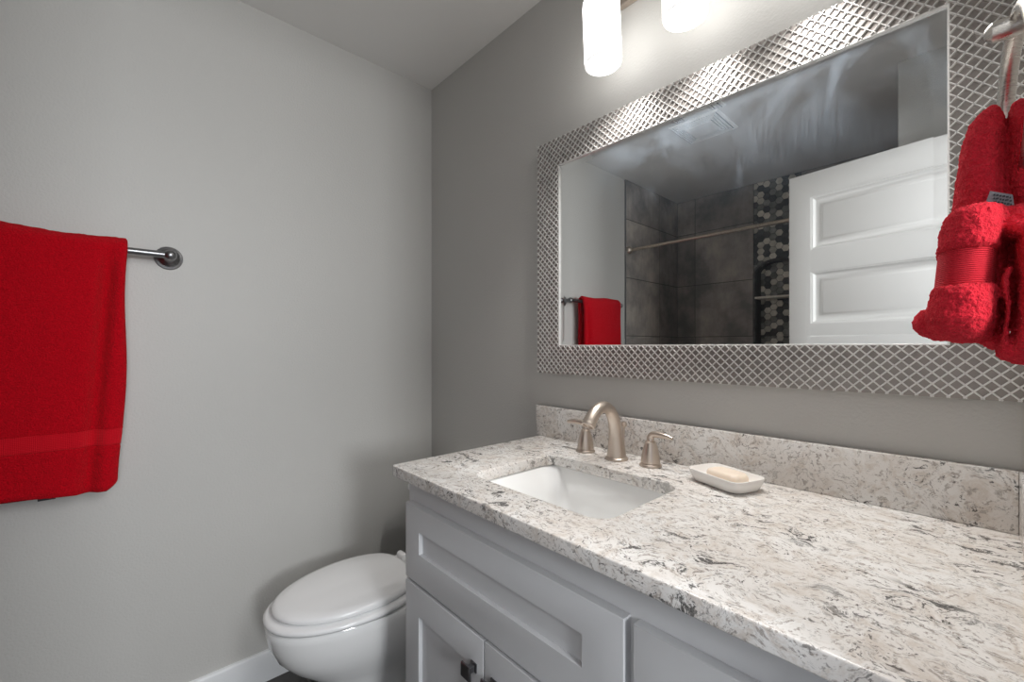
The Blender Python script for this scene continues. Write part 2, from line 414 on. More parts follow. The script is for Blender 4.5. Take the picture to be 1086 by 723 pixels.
# door, swung open into the room behind the camera
P0 = Vector((1.154, -1.395, 0)); dv = (Vector((1.668, -1.318, 0)) - P0).normalized(); dn = Vector((-dv.y, dv.x, 0)); DW = .715
def door_build():
    """door leaf in local XZ (x from leading edge), y = 0 front face"""
    Zt = 2.03; zs = [(1.661, 1.912), (1.305, 1.552), (.945, 1.196), (.585, .836), (.12, .476)]
    hol = [rrect(.096, a, DW - .096, b, .002, 1) for a, b in zs]
    bm = stand_up(plate(rrect(0, FL + .012, DW, Zt, .002, 1), hol, .014, .0015), 0.0)
    b2 = stand_up(plate(rrect(0, FL + .012, DW, Zt, .002, 1), hol, .014, .0015), .038); add(bm, b2)
    box(bm, (.01, .006, FL + .02), (DW - .01, .018, Zt - .01))
    for a, b in zs:
        for y, s in ((.006, -1), (.018, 1)):
            def lp(i, dy): return [(.096 + i, y + s * dy, a + i), (DW - .096 - i, y + s * dy, a + i), (DW - .096 - i, y + s * dy, b - i), (.096 + i, y + s * dy, b - i)]
            rings(bm, [lp(-.001, .017), lp(.006, .015), lp(.012, .006), lp(.018, .003), lp(.036, .003), lp(.046, .009), lp(.05, .010)], (False, True))
    return bm
def to_door(bm, y=0.0):
    for v in bm.verts:
        c = v.co.copy(); p = P0 + dv * c.x - dn * (c.y + 0.012); v.co = (p.x, p.y, c.z)
    return bm
dr = bpy.data.objects.new('door_1', None); COL.objects.link(dr); dr.location = (P0 + dv * DW).to_tuple()[:2] + (FL,); struct(dr)
finish('door_leaf', to_door(door_build()), 'door', dr)
bm = bmesh.new(); lathe(bm, [(.030, 0), (.032, .004), (.026, .008), (.012, .012), (.011, .035), (.022, .042), (.028, .052), (.026, .064), (.014, .070)], (.065, -.012, .90), (0, -1, 0)); finish('door_knob', to_door(bm), 'nickel', dr)
for z in (.2, 1.0, 1.8): finish('hinge', to_door(boxbm((DW - .002, -.010, z - .045), (DW + .012, .002, z + .045), .002)), 'nickel', dr)

# ------------------------------------------------------------------ vanity cabinet
CX0, CX1, CYF, CYD = .767, XR - .0005, -.545, -.565
CZ, CB = .8794, .8505
van = thing('vanity_cabinet', 'pale grey painted vanity cabinet under the granite counter', 'cabinet', ((CX0 + CX1) / 2, -.28, FL))
bm = bmesh.new()
box(bm, (CX0, CYF + .019, .05), (CX0 + .018, -.001, CB - .001), .0008, 1)             # left side
box(bm, (CX1 - .018, CYF + .019, .05), (CX1, -.001, CB - .001)); box(bm, (CX0 + .018, CYF + .02, .05), (CX1 - .018, -.002, .068)); box(bm, (CX0 + .018, -.012, .068), (CX1 - .018, -.002, CB - .15))
add(bm, stand_up(plate([(CX0, .03), (CX1, .03), (CX1, CB - .001), (CX0, CB - .001)], [[(CX0 + .04, .075), (1.43, .075), (1.43, .56), (CX0 + .04, .56)], [(1.475, .075), (CX1 - .04, .075), (CX1 - .04, .56), (1.475, .56)]], .02, .001), CYF + .02))
finish('carcass', bm, 'cab', van)
bm = boxbm((CX0 + .01, CYF + .07, FL), (CX1, CYF + .085, .05)); finish('toe_kick', bm, 'cab', van)
def shaker(name, x0, x1, z0, z1, l, r, t, b):
    hole = [(x0 + l, z0 + b), (x1 - r, z0 + b), (x1 - r, z1 - t), (x0 + l, z1 - t)]
    bm = stand_up(plate([(x0, z0), (x1, z0), (x1, z1), (x0, z1)], [hole], .0195, .0014), CYF)
    box(bm, (x0 + l - .004, CYF - .0085, z0 + b - .004), (x1 - r + .004, CYF - .001, z1 - t + .004))
    return finish(name, bm, 'cab', van)
def knob(parent, x, z):
    bm = bmesh.new(); y = CYD
    def sq(r, d, rr=.12): return [(x + a, y - d, z + b) for a, b in rrect(-r, -r, r, r, r * rr, 3)]
    rings(bm, [sq(.010, -.001), sq(.010, .002), sq(.0065, .004), sq(.0065, .013), sq(.0125, .017), sq(.0155, .0195), sq(.0155, .023), sq(.0138, .0245), sq(.009, .0236)])
    finish('knob', bm, 'darknickel', parent)
shaker('false_drawer_front', .783, 1.447, .592, .785, .067, .080, .062, .076)
d = shaker('door', .783, 1.1105, .045, .583, .066, .066, .073, .073); knob(d, 1.079, .513)
d = shaker('door', 1.1145, 1.447, .045, .583, .066, .066, .073, .073); knob(d, 1.146, .513)
for i, (a, b) in enumerate(((.592, .785), (.325, .583), (.045, .316))):
    d = shaker('drawer', 1.463, 1.845, a, b, .066, .066, .062, .062)
    knob(d, 1.654, (a + b) / 2)

# ------------------------------------------------------------------ counter, splashes, sink
SX0, SX1, SY0, SY1 = .957, 1.352, -.482, -.188
bm = plate(rrect(.7485, -.5875, XR - .0008, -.0008, .010, 4), [rrect(SX0, SY0, SX1, SY1, .042, 10)], CZ - CB, .003)
bmesh.ops.translate(bm, verts=bm.verts, vec=(0, 0, CB))
ct = tag(finish('countertop', bm, 'granite'), 'speckled cream granite countertop with a sink cutout, on the grey vanity', 'countertop')
bm = stand_up(plate([(.7298, CZ + .0003), (1.8502, CZ + .0003), (1.8502, .9847), (.7298, .9847)], [], .019, .002), -.0006)
tag(finish('backsplash', bm, 'granite'), 'long low granite backsplash along the wall below the mirror', 'backsplash')
bm = boxbm((1.8505, -.585, CZ + .0003), (XR - .0006, -.001, .9847), .002)
tag(finish('side_splash', bm, 'granite'), 'short granite side splash at the far right end of the counter', 'backsplash')
bm = bmesh.new()
sk = thing('sink', 'white undermount rectangular sink basin set into the granite counter', 'sink', ((SX0 + SX1) / 2, (SY0 + SY1) / 2, CB))
def rr3(i, z, r): return [(x, y, z) for x, y in rrect(SX0 - .004 + i, SY0 - .004 + i, SX1 + .004 - i, SY1 + .004 - i, r, 8)]
def slope(xl, xr, yi, z, r): return [(x, y, z) for x, y in rrect(SX0 - .004 + xl, SY0 - .004 + yi, SX1 + .004 - xr, SY1 + .004 - yi, r, 8)]
zt = CB - .0006
rings(bm, [slope(.02, .02, .02, zt - .165, .05), slope(-.012, -.012, -.012, zt - .13, .05), slope(-.022, -.022, -.022, zt - .008, .05), slope(-.022, -.022, -.022, zt, .05),
           slope(-.001, -.001, -.001, zt, .044), slope(.003, .001, .001, zt - .004, .044), slope(.028, .012, .010, zt - .075, .048), slope(.060, .020, .018, zt - .118, .055), slope(.088, .032, .034, zt - .136, .06), slope(.12, .07, .075, zt - .142, .055), slope(.165, .165, .125, zt - .146, .018)])
finish('basin', bm, 'ceramic', sk, angle=60)
bm = bmesh.new(); lathe(bm, [(.024, 0), (.024, .002), (.020, .0035), (.008, .003)], (1.155, -.335, zt - .1455)); finish('drain', bm, 'nickel', sk)

# ------------------------------------------------------------------ faucet
fx, fy = 1.120, -.097
fa = thing('faucet', 'brushed nickel widespread faucet with arched spout behind the sink', 'faucet', (fx, fy, CZ))
bm = bmesh.new()
lathe(bm, [(.0305, .0005), (.0315, .003), (.0305, .006), (.0272, .0085)], (fx, fy, CZ))
ctl = [(fx, fy, CZ + .006), (fx, fy - .001, CZ + .035), (fx, fy - .005, CZ + .075), (fx, fy - .014, CZ + .112), (fx, fy - .035, CZ + .141), (fx, fy - .066, CZ + .1515), (fx, fy - .096, CZ + .143), (fx, fy - .117, CZ + .124), (fx, fy - .126, CZ + .112)]
tube(bm, catmull(ctl, 5), interp([.0265, .0232, .0190, .0168, .0158, .0156, .0162, .0170, .0172], 5), 28, up=(1, 0, 0))
sp = finish('spout', bm, 'nickel', fa, angle=50)
bm = bmesh.new(); e = Vector((fx, fy - .126, CZ + .112)); ax = (Vector(ctl[-1]) - Vector(ctl[-2])).normalized()
lathe(bm, [(.0174, -.004), (.0182, .001), (.0176, .005), (.0138, .0055), (.0130, .002)], e, ax); finish('aerator', bm, 'nickel', sp)
bm = bmesh.new(); lathe(bm, [(.0032, -.03), (.0032, .022), (.0075, .026), (.0085, .032), (.0070, .038), (.002, .040)], (fx, fy + .034, CZ + .062), (0, .05, 1), 16); lathe(bm, [(.006, 0), (.006, .004)], (fx, fy + .0335, CZ + .0005), seg=14); tube(bm, [(fx, fy + .0335, CZ + .002), (fx, fy + .034, CZ + .04)], .0032, 10); finish('lift_rod', bm, 'nickel', fa)
def handle(hx, hy, s):
    bm = bmesh.new()
    lathe(bm, [(.0275, .0004), (.0285, .0025), (.0275, .0055), (.0242, .007), (.0236, .009), (.0245, .0105), (.0242, .014), (.0225, .028), (.0192, .044), (.0158, .056), (.0138, .0615), (.0142, .063), (.0138, .0645), (.0112, .066)], (hx, hy, CZ), seg=36)
    h = finish('handle', bm, 'nickel', fa)
    bm = bmesh.new(); p = catmull([(hx, hy, CZ + .063), (hx, hy, CZ + .074), (hx + s * .007, hy - .001, CZ + .0835), (hx + s * .022, hy - .003, CZ + .0860), (hx + s * .043, hy - .005, CZ + .0855), (hx + s * .064, hy - .006, CZ + .0825)], 5)
    tube(bm, p, interp([.0108, .0094, .0086, .0080, .0070, .0046], 5), 16, .95, up=(0, 1, 0)); finish('lever', bm, 'nickel', h)
handle(1.005, -.089, -1); handle(1.219, -.089, 1)

# ------------------------------------------------------------------ soap dish and soap
def place(bm, c, ang, z):
    for v in bm.verts:
        x, y, w = v.co; v.co = (c[0] + x * math.cos(ang) - y * math.sin(ang), c[1] + x * math.sin(ang) + y * math.cos(ang), z + w)
    return bm
DC, DA = (1.415, -.1075), math.radians(-20)
bm = bmesh.new()
def dl(a, b, z, r): return [(x, y, z) for x, y in rrect(-a, -b, a, b, r, 6)]
rings(bm, [dl(.058, .036, .0006, .022), dl(.064, .042, .004, .024), dl(.0685, .0465, .014, .024), dl(.0715, .0495, .0275, .022), dl(.0708, .0488, .0292, .022), dl(.0690, .0470, .0292, .020), dl(.0680, .0460, .0275, .020), dl(.064, .042, .014, .022), dl(.058, .036, .0085, .022), dl(.03, .015, .0075, .010)])
tag(finish('soap_dish', place(bm, DC, DA, CZ), 'dish', angle=50), 'small off-white rectangular soap dish on the counter beside the faucet', 'soap dish')
bm = bmesh.new()
L = []
for k in range(13):
    t = -PI / 2 + PI * k / 12; s = math.cos(t) ** .55 if k not in (0, 12) else .35; L.append(dl(.043 * (.55 + .45 * s) * 1.0, .0265 * (.45 + .55 * s), .0125 + .0125 * math.sin(t), .018 * (.5 + .5 * s)))
rings(bm, L); place(bm, (.002, .004), math.radians(4), .0085)
tag(finish('soap_bar', place(bm, DC, DA, CZ), 'soap', angle=80), 'cream bar of soap lying in the white soap dish', 'soap')

# ------------------------------------------------------------------ toilet
TX = .387
to = thing('toilet', 'white elongated toilet with closed lid between the left wall and the vanity', 'toilet', (TX, -.45, FL))
def egg(hw, yf, yb, z, n=56, cx=TX, p=2.0, back=.62):
    """elongated outline: half-ellipse nose, squarer back"""
    ym = yb + (yf - yb) * .40; out = []
    for i in range(n):
        a = 2 * PI * i / n; c, s = math.cos(a), math.sin(a)
        if s < 0: x = hw * math.copysign(abs(c) ** .94, c); y = ym + (ym - yf) * s if False else ym - (ym - yf) * abs(s) ** 1.0 * (1 if True else 0)
        else: x = hw * math.copysign(abs(c) ** back, c) * (1 - .10 * s); y = ym + (yb - ym) * abs(s) ** .75
        out.append((cx + x, y, z))
    return out
zr = .360                                             # rim of the bowl
bm = bmesh.new()
rings(bm, [egg(.118, -.640, -.20, FL), egg(.120, -.645, -.20, FL + .03), egg(.112, -.630, -.20, FL + .09), egg(.118, -.640, -.20, FL + .16), egg(.138, -.685, -.20, FL + .215), egg(.160, -.740, -.20, FL + .262), egg(.175, -.775, -.20, FL + .305), egg(.183, -.795, -.20, FL + .350), egg(.186, -.803, -.20, FL + .385), egg(.186, -.804, -.20, zr - .008), egg(.182, -.799, -.20, zr), egg(.12, -.70, -.26, zr)])
bw = finish('bowl', bm, 'ceramic', to, angle=60)
bm = bmesh.new(); box(bm, (TX - .125, -.335, zr - .055), (TX + .125, -.045, zr + .004), .018, 4); finish('rear_deck', bm, 'ceramic', to)
bm = bmesh.new()
rings(bm, [egg(.168, -.775, -.345, zr + .0035), egg(.178, -.794, -.342, zr + .0065), egg(.186, -.806, -.34, zr + .0095), egg(.188, -.809, -.338, zr + .015), egg(.187, -.808, -.338, zr + .021), egg(.181, -.799, -.34, zr + .0265), egg(.15, -.74, -.36, zr + .0265)])
finish('seat', bm, 'seatplastic', to, angle=60)
bm = bmesh.new()
rings(bm, [egg(.160, -.762, -.356, zr + .0275), egg(.1685, -.780, -.352, zr + .030), egg(.1725, -.787, -.350, zr + .037), egg(.1715, -.785, -.350, zr + .044), egg(.165, -.773, -.354, zr + .0500), egg(.150, -.742, -.366, zr + .0535), egg(.09, -.64, -.41, zr + .0560), egg(.02, -.52, -.47, zr + .0570)])
finish('lid', bm, 'seatplastic', to, angle=60)
for s in (-1, 1):
    bm = bmesh.new(); x = TX + s * .078
    lathe(bm, [(.004, -.024), (.0125, -.021), (.0135, -.012), (.0135, .012), (.0125, .021), (.004, .024)], (x, -.322, zr + .034), (1, 0, 0), 20); box(bm, (x - .013, -.334, zr + .002), (x + .013, -.308, zr + .03), .004)
    h = finish('seat_hinge', bm, 'seatplastic', to)
    bm = bmesh.new(); lathe(bm, [(.011, 0), (.011, .004), (.007, .007)], (x, -.292, zr + .004), seg=18); finish('bolt_cap', bm, 'chrome', h)
bm = bmesh.new()
def tl(a, y0, y1, z, r): return [(x, y, z) for x, y in rrect(TX - a, y0, TX + a, y1, r, 6)]
rings(bm, [tl(.165, -.205, -.035, zr + .004, .03), tl(.185, -.215, -.025, zr + .03, .035), tl(.204, -.226, -.018, zr + .20, .035), tl(.206, -.228, -.018, .598, .035)])
tk = finish('tank', bm, 'ceramic', to, angle=50)
bm = bmesh.new(); rings(bm, [tl(.212, -.233, -.016, .5985, .036), tl(.216, -.238, -.014, .602, .038), tl(.216, -.238, -.014, .618, .038), tl(.211, -.233, -.018, .626, .034), tl(.10, -.18, -.06, .628, .03)])
finish('tank_lid', bm, 'ceramic', tk, angle=50)
bm = bmesh.new(); lathe(bm, [(.013, 0), (.013, .004), (.008, .007), (.006, .016)], (TX - .15, -.227, .555), (0, -1, 0), 18); tube(bm, [(TX - .15, -.243, .555), (TX - .115, -.246, .551), (TX - .07, -.246, .546)], [.006, .0055, .007], 12); finish('flush_lever', bm, 'chrome', tk)

# ------------------------------------------------------------------ mirror
mir = thing('mirror', 'large wall mirror in a wide silver lattice frame above the counter', 'mirror', (1.305, -.002, 1.10))
X0, X1, Z0, Z1 = .7435, XR - .0015, 1.1016, 1.9008
GX0, GX1, GZ0, GZ1 = .843, 1.768, 1.1977, 1.8061
FY = -.026
bm = stand_up(plate([(X0, Z0), (X1, Z0), (X1, Z1), (X0, Z1)], [[(GX0, GZ0), (GX1, GZ0), (GX1, GZ1), (GX0, GZ1)]], .024, .0015), -.002)
fr = finish('frame', bm, 'framebase', mir)
# diamond lattice of fine ridges over the frame face
def seg_clip(p, d, x0, z0, x1, z1):
    t0, t1 = -9, 9
    for o, k, a, b in ((p[0], d[0], x0, x1), (p[1], d[1], z0, z1)):
        u, v = (a - o) / k, (b - o) / k
        if u > v: u, v = v, u
        t0, t1 = max(t0, u), min(t1, v)
    return (t0, t1) if t1 > t0 else None
def ridge(bm, a, b, w, y, h):
    a = Vector((a[0], 0, a[1])); b = Vector((b[0], 0, b[1])); t = (b - a).normalized(); nrm = Vector((-t.z, 0, t.x))
    if (b - a).length < .003: return
    def prof(p): return [p + nrm * w + Vector((0, y, 0)), p + nrm * w * .45 + Vector((0, y - h, 0)), p - nrm * w * .45 + Vector((0, y - h, 0)), p - nrm * w + Vector((0, y, 0))]
    rings(bm, [prof(a), prof(b)])
bm = bmesh.new(); PIT = .0208; r2 = math.sqrt(.5)
for sgn, h, w in ((1, .0044, .0016), (-1, .0044, .0016)):
    d = (r2, sgn * r2); c0 = -6
    k0 = int((X0 - 4) / PIT); k1 = int((X1 + 4) / PIT)
    for k in range(k0, k1):
        p = (k * PIT, 1.5) if sgn > 0 else (k * PIT, 1.5)
        o = seg_clip(p, d, X0 + .001, Z0 + .001, X1 - .001, Z1 - .001)
        if not o: continue
        i = seg_clip(p, d, GX0 - .002, GZ0 - .002, GX1 + .002, GZ1 + .002)
        spans = [o] if not i else [(o[0], i[0]), (i[1], o[1])]
        for a, b in spans:
            if b - a > .003: ridge(bm, (p[0] + d[0] * a, p[1] + d[1] * a), (p[0] + d[0] * b, p[1] + d[1] * b), w, FY + .0003, h)
finish('lattice', bm, 'framewire', fr, smooth=False)
bm = stand_up(plate([(GX0 - .002, GZ0 - .002), (GX1 + .002, GZ0 - .002), (GX1 + .002, GZ1 + .002), (GX0 - .002, GZ1 + .002)], [[(GX0 + .0012, GZ0 + .0012), (GX1 - .0012, GZ0 + .0012), (GX1 - .0012, GZ1 - .0012), (GX0 + .0012, GZ1 - .0012)]], .009, .0008), -.0185)
finish('inner_lip', bm, 'framewire', fr)
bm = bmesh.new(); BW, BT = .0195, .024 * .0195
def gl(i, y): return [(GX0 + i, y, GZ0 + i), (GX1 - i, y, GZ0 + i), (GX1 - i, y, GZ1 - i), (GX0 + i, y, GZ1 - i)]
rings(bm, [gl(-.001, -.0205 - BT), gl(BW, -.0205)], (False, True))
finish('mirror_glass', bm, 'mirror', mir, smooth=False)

# ------------------------------------------------------------------ vanity light
LY, LZ = -.130, 2.165
vl = thing('vanity_light', 'brushed nickel wall light bar with frosted cylinder shades above the mirror', 'light fixture', (1.33, -.005, 2.24))
bm = boxbm((1.07, -.022, 2.205), (1.59, -.0008, 2.275), .006, 3); finish('backplate', bm, 'nickel', vl)
for lx, tl_ in ((1.090, .045), (1.330, .012), (1.570, 0.0)):
    q = Matrix.Rotation(-tl_, 4, 'Y'); top = Vector((lx, LY, LZ))
    bm = bmesh.new(); tube(bm, catmull([(lx, -.018, 2.24), (lx, -.07, 2.243), (lx, LY + .012, 2.232), (lx, LY, 2.215), (lx, LY, 2.19)], 5), .009, 14, up=(1, 0, 0))
    lathe(bm, [(.010, .0), (.030, .004), (.034, .010), (.034, .030), (.020, .040), (.010, .044)], (lx, LY, 2.158), seg=28); ar = finish('arm', bm, 'nickel', vl)
    bm = bmesh.new(); lathe(bm, [(.030, .0), (.042, -.004), (.0495, -.014), (.0512, -.026), (.0512, -.186), (.0500, -.190), (.0475, -.190), (.0470, -.184), (.0, -.178)], (0, 0, 0), seg=40)
    for v in bm.verts: v.co = top + (q @ v.co)
    for f in bm.faces:
        if all((v.co - top).length > .1855 for v in f.verts): f.material_index = 1 if all(((q.inverted() @ (v.co - top)).xy).length > .0465 for v in f.verts) else 0
    finish('shade', bm, ['opal', 'opalrim'], ar)
    l = bpy.data.lights.new('bulb', 'SPOT'); l.energy = BULB_POWER; l.color = (1, .98, .955); l.spot_size = math.radians(118); l.spot_blend = .8; l.shadow_soft_size = .04
    lo = bpy.data.objects.new('bulb', l); COL.objects.link(lo); lo.location = top + (q @ Vector((0, 0, -.197)))

# ------------------------------------------------------------------ towel bar and bath towel
PYA, PYB, BZ, BX = -1.002, -1.553, 1.484, .066
tb = thing('towel_bar', 'dark brushed metal towel bar on the left wall holding the red bath towel', 'towel bar', (0, (PYA + PYB) / 2, BZ))
bm = bmesh.new(); tube(bm, [(BX, PYB, BZ), (BX, PYA, BZ)], .0105, 20); finish('bar', bm, 'steel', tb)
for py, e in ((PYA, 1), (PYB, -1)):
    bm = bmesh.new(); lathe(bm, [(.0365, .0006), (.0380, .003), (.0360, .007), (.0295, .009), (.0280, .012), (.0300, .0145), (.0275, .018), (.0190, .022), (.0135, .029), (.0120, .040), (.0125, .053), (.0150, .057), (.0172, .066), (.0150, .076), (.009, .082), (.002, .0835)], (0, py, BZ), (1, 0, 0), 32)
    finish('post', bm, 'steel', tb)

def fbm(v, o=3):
    return noise.fractal(Vector(v), .9, 2.0, o)
def strip(path, wfun, tfun, nw=46, nr=5, disp=None):
    """soft slab swept along path [(pos, normal)] in XZ; width runs along Y"""
    bm = bmesh.new(); L = []
    for k, (p, nrm) in enumerate(path):
        y0, y1 = wfun(k); t = tfun(k); lp = []
        def put(y, off, nn):
            q = Vector((p.x, y, p.z)) + nrm * off
            if disp: q = q + disp(q, nrm, k, off)
            lp.append(q)
        for i in range(nw + 1): put(y0 + t / 2 + (y1 - y0 - t) * i / nw, t / 2, 1)
        for j in range(1, nr): a = PI * j / nr; put(y1 - t / 2 + t / 2 * math.sin(a), t / 2 * math.cos(a), 0)
        for i in range(nw + 1): put(y1 - t / 2 - (y1 - y0 - t) * i / nw, -t / 2, -1)
        for j in range(1, nr): a = PI * j / nr; put(y0 + t / 2 - t / 2 * math.sin(a), -t / 2 * math.cos(a), 0)
        L.append(lp)
    rings(bm, L); return bm
TY0, TY1 = -1.512, -1.103                              # far and near edges of the towel
bt = thing('bath_towel', 'large red terry bath towel hanging folded over the wall towel bar', 'towel', (BX, (TY0 + TY1) / 2, BZ))
TZF, TZB, RR = .785, .80, .0255
def towel_path(nf=150, nb=110, na=16, zf=TZF, zb=TZB):
    P = []
    for i in range(nf): P.append((Vector((BX + RR, 0, zf + (BZ - zf) * i / nf)), Vector((1, 0, 0))))
    for i in range(na + 1):
        a = PI * i / na; P.append((Vector((BX + RR * math.cos(a), 0, BZ + RR * math.sin(a))), Vector((math.cos(a), 0, math.sin(a)))))
    for i in range(1, nb): P.append((Vector((BX - RR, 0, BZ - (BZ - zb) * i / nb)), Vector((-1, 0, 0))))
    return P
TP = towel_path()
def tw(k):
    z = TP[k][0].z; front = TP[k][1].x > 0
    s = min(1, max(0, (BZ - z) / (BZ - TZF)))
    e = TY1 - .012 * s - .004 * math.sin(s * 9)
    if front and z < .94: e -= .010 * (1 - (z - TZF) / (.94 - TZF)) * .9
    if front and z < .81: e -= .022 * ((.81 - z) / .025) ** 2
    if front and .905 < z < .955: e -= .001
    if not front: e -= .012; return (TY0 + .010 + .01 * s, e)
    return (TY0 - .006 * s, e)
def tt(k):
    z = TP[k][0].z; front = TP[k][1].x > 0; t = .0215
    if front and .909 < z < .957: t = .0165
    if z < TZF + .012 and front: t = .012 + .009 * (z - TZF) / .012
    if front and TZF + .022 < z < TZF + .028: t -= .002
    return t
def tdisp(q, nrm, k, off):
    z = q.z; s = min(1, max(0, (BZ - z) / (BZ - TZF))); front = nrm.x > .3; d = Vector((0, 0, 0))
    tex = .0022 * fbm((q.x * 130, q.y * 130, q.z * 130)) + .0035 * fbm((q.x * 9 + 3, q.y * 9, q.z * 5), 2)
    bandzone = front and .909 < z < .957
    d += nrm * (tex * (.3 if bandzone else 1))
    if nrm.x > -.2:
        v = q.y - (TY1 - .040 - .045 * s); d.x += (-.030 * math.exp(-(v / .015) ** 2) + .006 * math.exp(-((v - .032) / .016) ** 2)) * min(1, s * 6 + .15) * (1 - .35 * s)
        d.x += .012 * s * s + .004 * math.sin(q.y * 26 + 1) * s
        v2 = q.y - (TY0 + .22 + .02 * s); d.x += .006 * math.exp(-(v2 / .05) ** 2) * s
    if nrm.z > .2: d.z += .004 * math.sin(q.y * 17 + .5) * nrm.z
    if front and z < .82: d.z += (.006 * math.sin(q.y * 14 + 2.0)) * (.82 - z) / .035
    return d
finish('terry_cloth', strip(TP, tw, tt, disp=tdisp), 'redbath', bt, angle=180)
BP = [(p, n_) for p, n_ in TP if n_.x > .99 and .908 < p.z < .958]
idx = [k for k, (p, n_) in enumerate(TP) if n_.x > .99 and .908 < p.z < .958]
bm = strip(BP, lambda k: (tw(idx[k])[0] - .0008, tw(idx[k])[1] + .0008), lambda k: .0192, disp=lambda q, n_, k, off: tdisp(q, n_, idx[k], off))
finish('woven_band', bm, 'bandbath', bt, angle=180)
bm = boxbm((BX + .004, -1.287, TZF - .014), (BX + .008, -1.253, TZF + .020), .001); finish('care_label', bm, 'tagdark', bt)

# ------------------------------------------------------------------ towel ring and hand towel on the right wall
RY, RZ, RR_ = -.545, 1.402, .078
tr = thing('towel_ring', 'satin nickel towel ring on the right wall with the red hand towel', 'towel ring', (XR, RY, RZ + RR_))
bm = bmesh.new(); RPX = 1.832
lathe(bm, [(.026, .0005), (.027, .003), (.024, .007), (.012, .012), (.0068, .018), (.0068, .034), (.0084, .037), (.0092, .045), (.0084, .054), (.005, .058), (.002, .0595)], (XR, RY, RZ + RR_ - .006), (-1, 0, 0), 28); finish('post', bm, 'ring', tr)
bm = bmesh.new(); n = 72; tw_ = math.radians(5)
L = []
for i in range(n):
    a = 2 * PI * i / n; u = Vector((math.sin(tw_) * math.cos(a), -math.cos(tw_) * math.cos(a), math.sin(a))); c = Vector((RPX, RY, RZ)) + u * RR_
    side = Vector((math.cos(tw_), math.sin(tw_), 0)); L.append([c + .0064 * math.cos(2 * PI * k / 16) * u + .0064 * math.sin(2 * PI * k / 16) * side for k in range(16)])
vs = [[bm.verts.new(p) for p in lp] for lp in L]
for i in range(n):
    for k in range(16): bm.faces.new((vs[i][k], vs[i][(k + 1) % 16], vs[(i + 1) % n][(k + 1) % 16], vs[(i + 1) % n][k]))
finish('ring', bm, 'ring', tr)

ht = thing('hand_towel', 'red terry hand towel bunched through the towel ring on the right wall', 'towel', (1.81, RY, 1.30))
HY = -.545
fwd = Vector((-math.cos(YAW), math.sin(YAW), 0)); rgt = Vector((math.sin(YAW), math.cos(YAW), 0))
def at(x, y, Y):
    """the point at depth Y behind a spot of the photograph"""
    d = fwd + rgt * ((x - 543) / FPX) + Vector((0, 0, (Y0 - y) / FPX)); return CAM + d * ((Y - CAM.y) / d.y)
def lobe(bm, rows, seg=48, sq=.75):
    """rows: (y, left, right, centre depth, thickness) -> soft loft"""
    R = []
    for a, b in zip(rows, rows[1:]):
        n = max(4, int(abs(b[0] - a[0]) / 2.2))
        for i in range(n):
            f = i / n; R.append([u + (v - u) * f for u, v in zip(a, b)])
    R.append(list(rows[-1])); L = []
    for r in R:
        p0, p1 = at(r[1], r[0], r[3]), at(r[2], r[0], r[3]); x0, x1, z = p0.x, min(p1.x, XR - .006), (p0.z + p1.z) / 2
        cx, hx = (x0 + x1) / 2, (x1 - x0) / 2; lp = []
        for k in range(seg):
            a = 2 * PI * k / seg; c, s = math.cos(a), math.sin(a)
            lp.append((cx + hx * math.copysign(abs(c) ** sq, c), r[3] + r[4] / 2 * math.copysign(abs(s) ** sq, s), z))
        L.append(lp)
    rings(bm, L)
bm = bmesh.new(); B = HY - .045
# two lobes pulled through the ring
lobe(bm, [(117, 1049, 1056, HY, .025), (123, 1041, 1061, HY, .045), (131, 1034, 1064, HY, .065), (142, 1027, 1066, HY, .085), (160, 1020, 1067, HY, .10), (200, 1014, 1068, HY, .11), (235, 1010, 1070, HY, .11), (290, 1012, 1072, HY, .09), (350, 1020, 1074, HY, .05)])
lobe(bm, [(112, 1076, 1086, HY, .03), (118, 1070, 1098, HY, .055), (140, 1066, 1112, HY, .08), (200, 1066, 1118, HY, .10), (260, 1066, 1120, HY, .08), (350, 1066, 1120, HY, .05)])
# folded cuff hanging in front, its soft rim running off to the right
lobe(bm, [(224, 1024, 1058, B, .05), (227, 1008, 1066, B, .085), (235, 1001, 1068, B, .10), (250, 997, 1064, B, .105), (266, 995, 1061, B, .105), (271, 993, 1058, B, .095)])
lobe(bm, [(223, 1046, 1086, B, .03), (226, 1040, 1104, B, .05), (233, 1040, 1114, B, .055), (242, 1046, 1120, B - .005, .05), (250, 1072, 1122, B - .01, .045)])
lobe(bm, [(306, 991, 1056, B, .09), (309, 988, 1060, B, .105), (322, 986, 1061, B, .108), (340, 983, 1060, B, .108), (352, 986, 1054, B, .095), (359, 1000, 1050, B, .075), (363, 1012, 1040, B, .04)])
lobe(bm, [(329, 978, 992, B + .012, .04), (335, 972, 1002, B + .012, .06), (343, 968, 1006, B + .012, .065), (350, 970, 1012, B + .01, .065), (356, 978, 1018, B + .008, .055), (361, 994, 1016, B + .008, .03)])
lobe(bm, [(266, 997, 1055, B, .08), (312, 993, 1053, B, .08)])
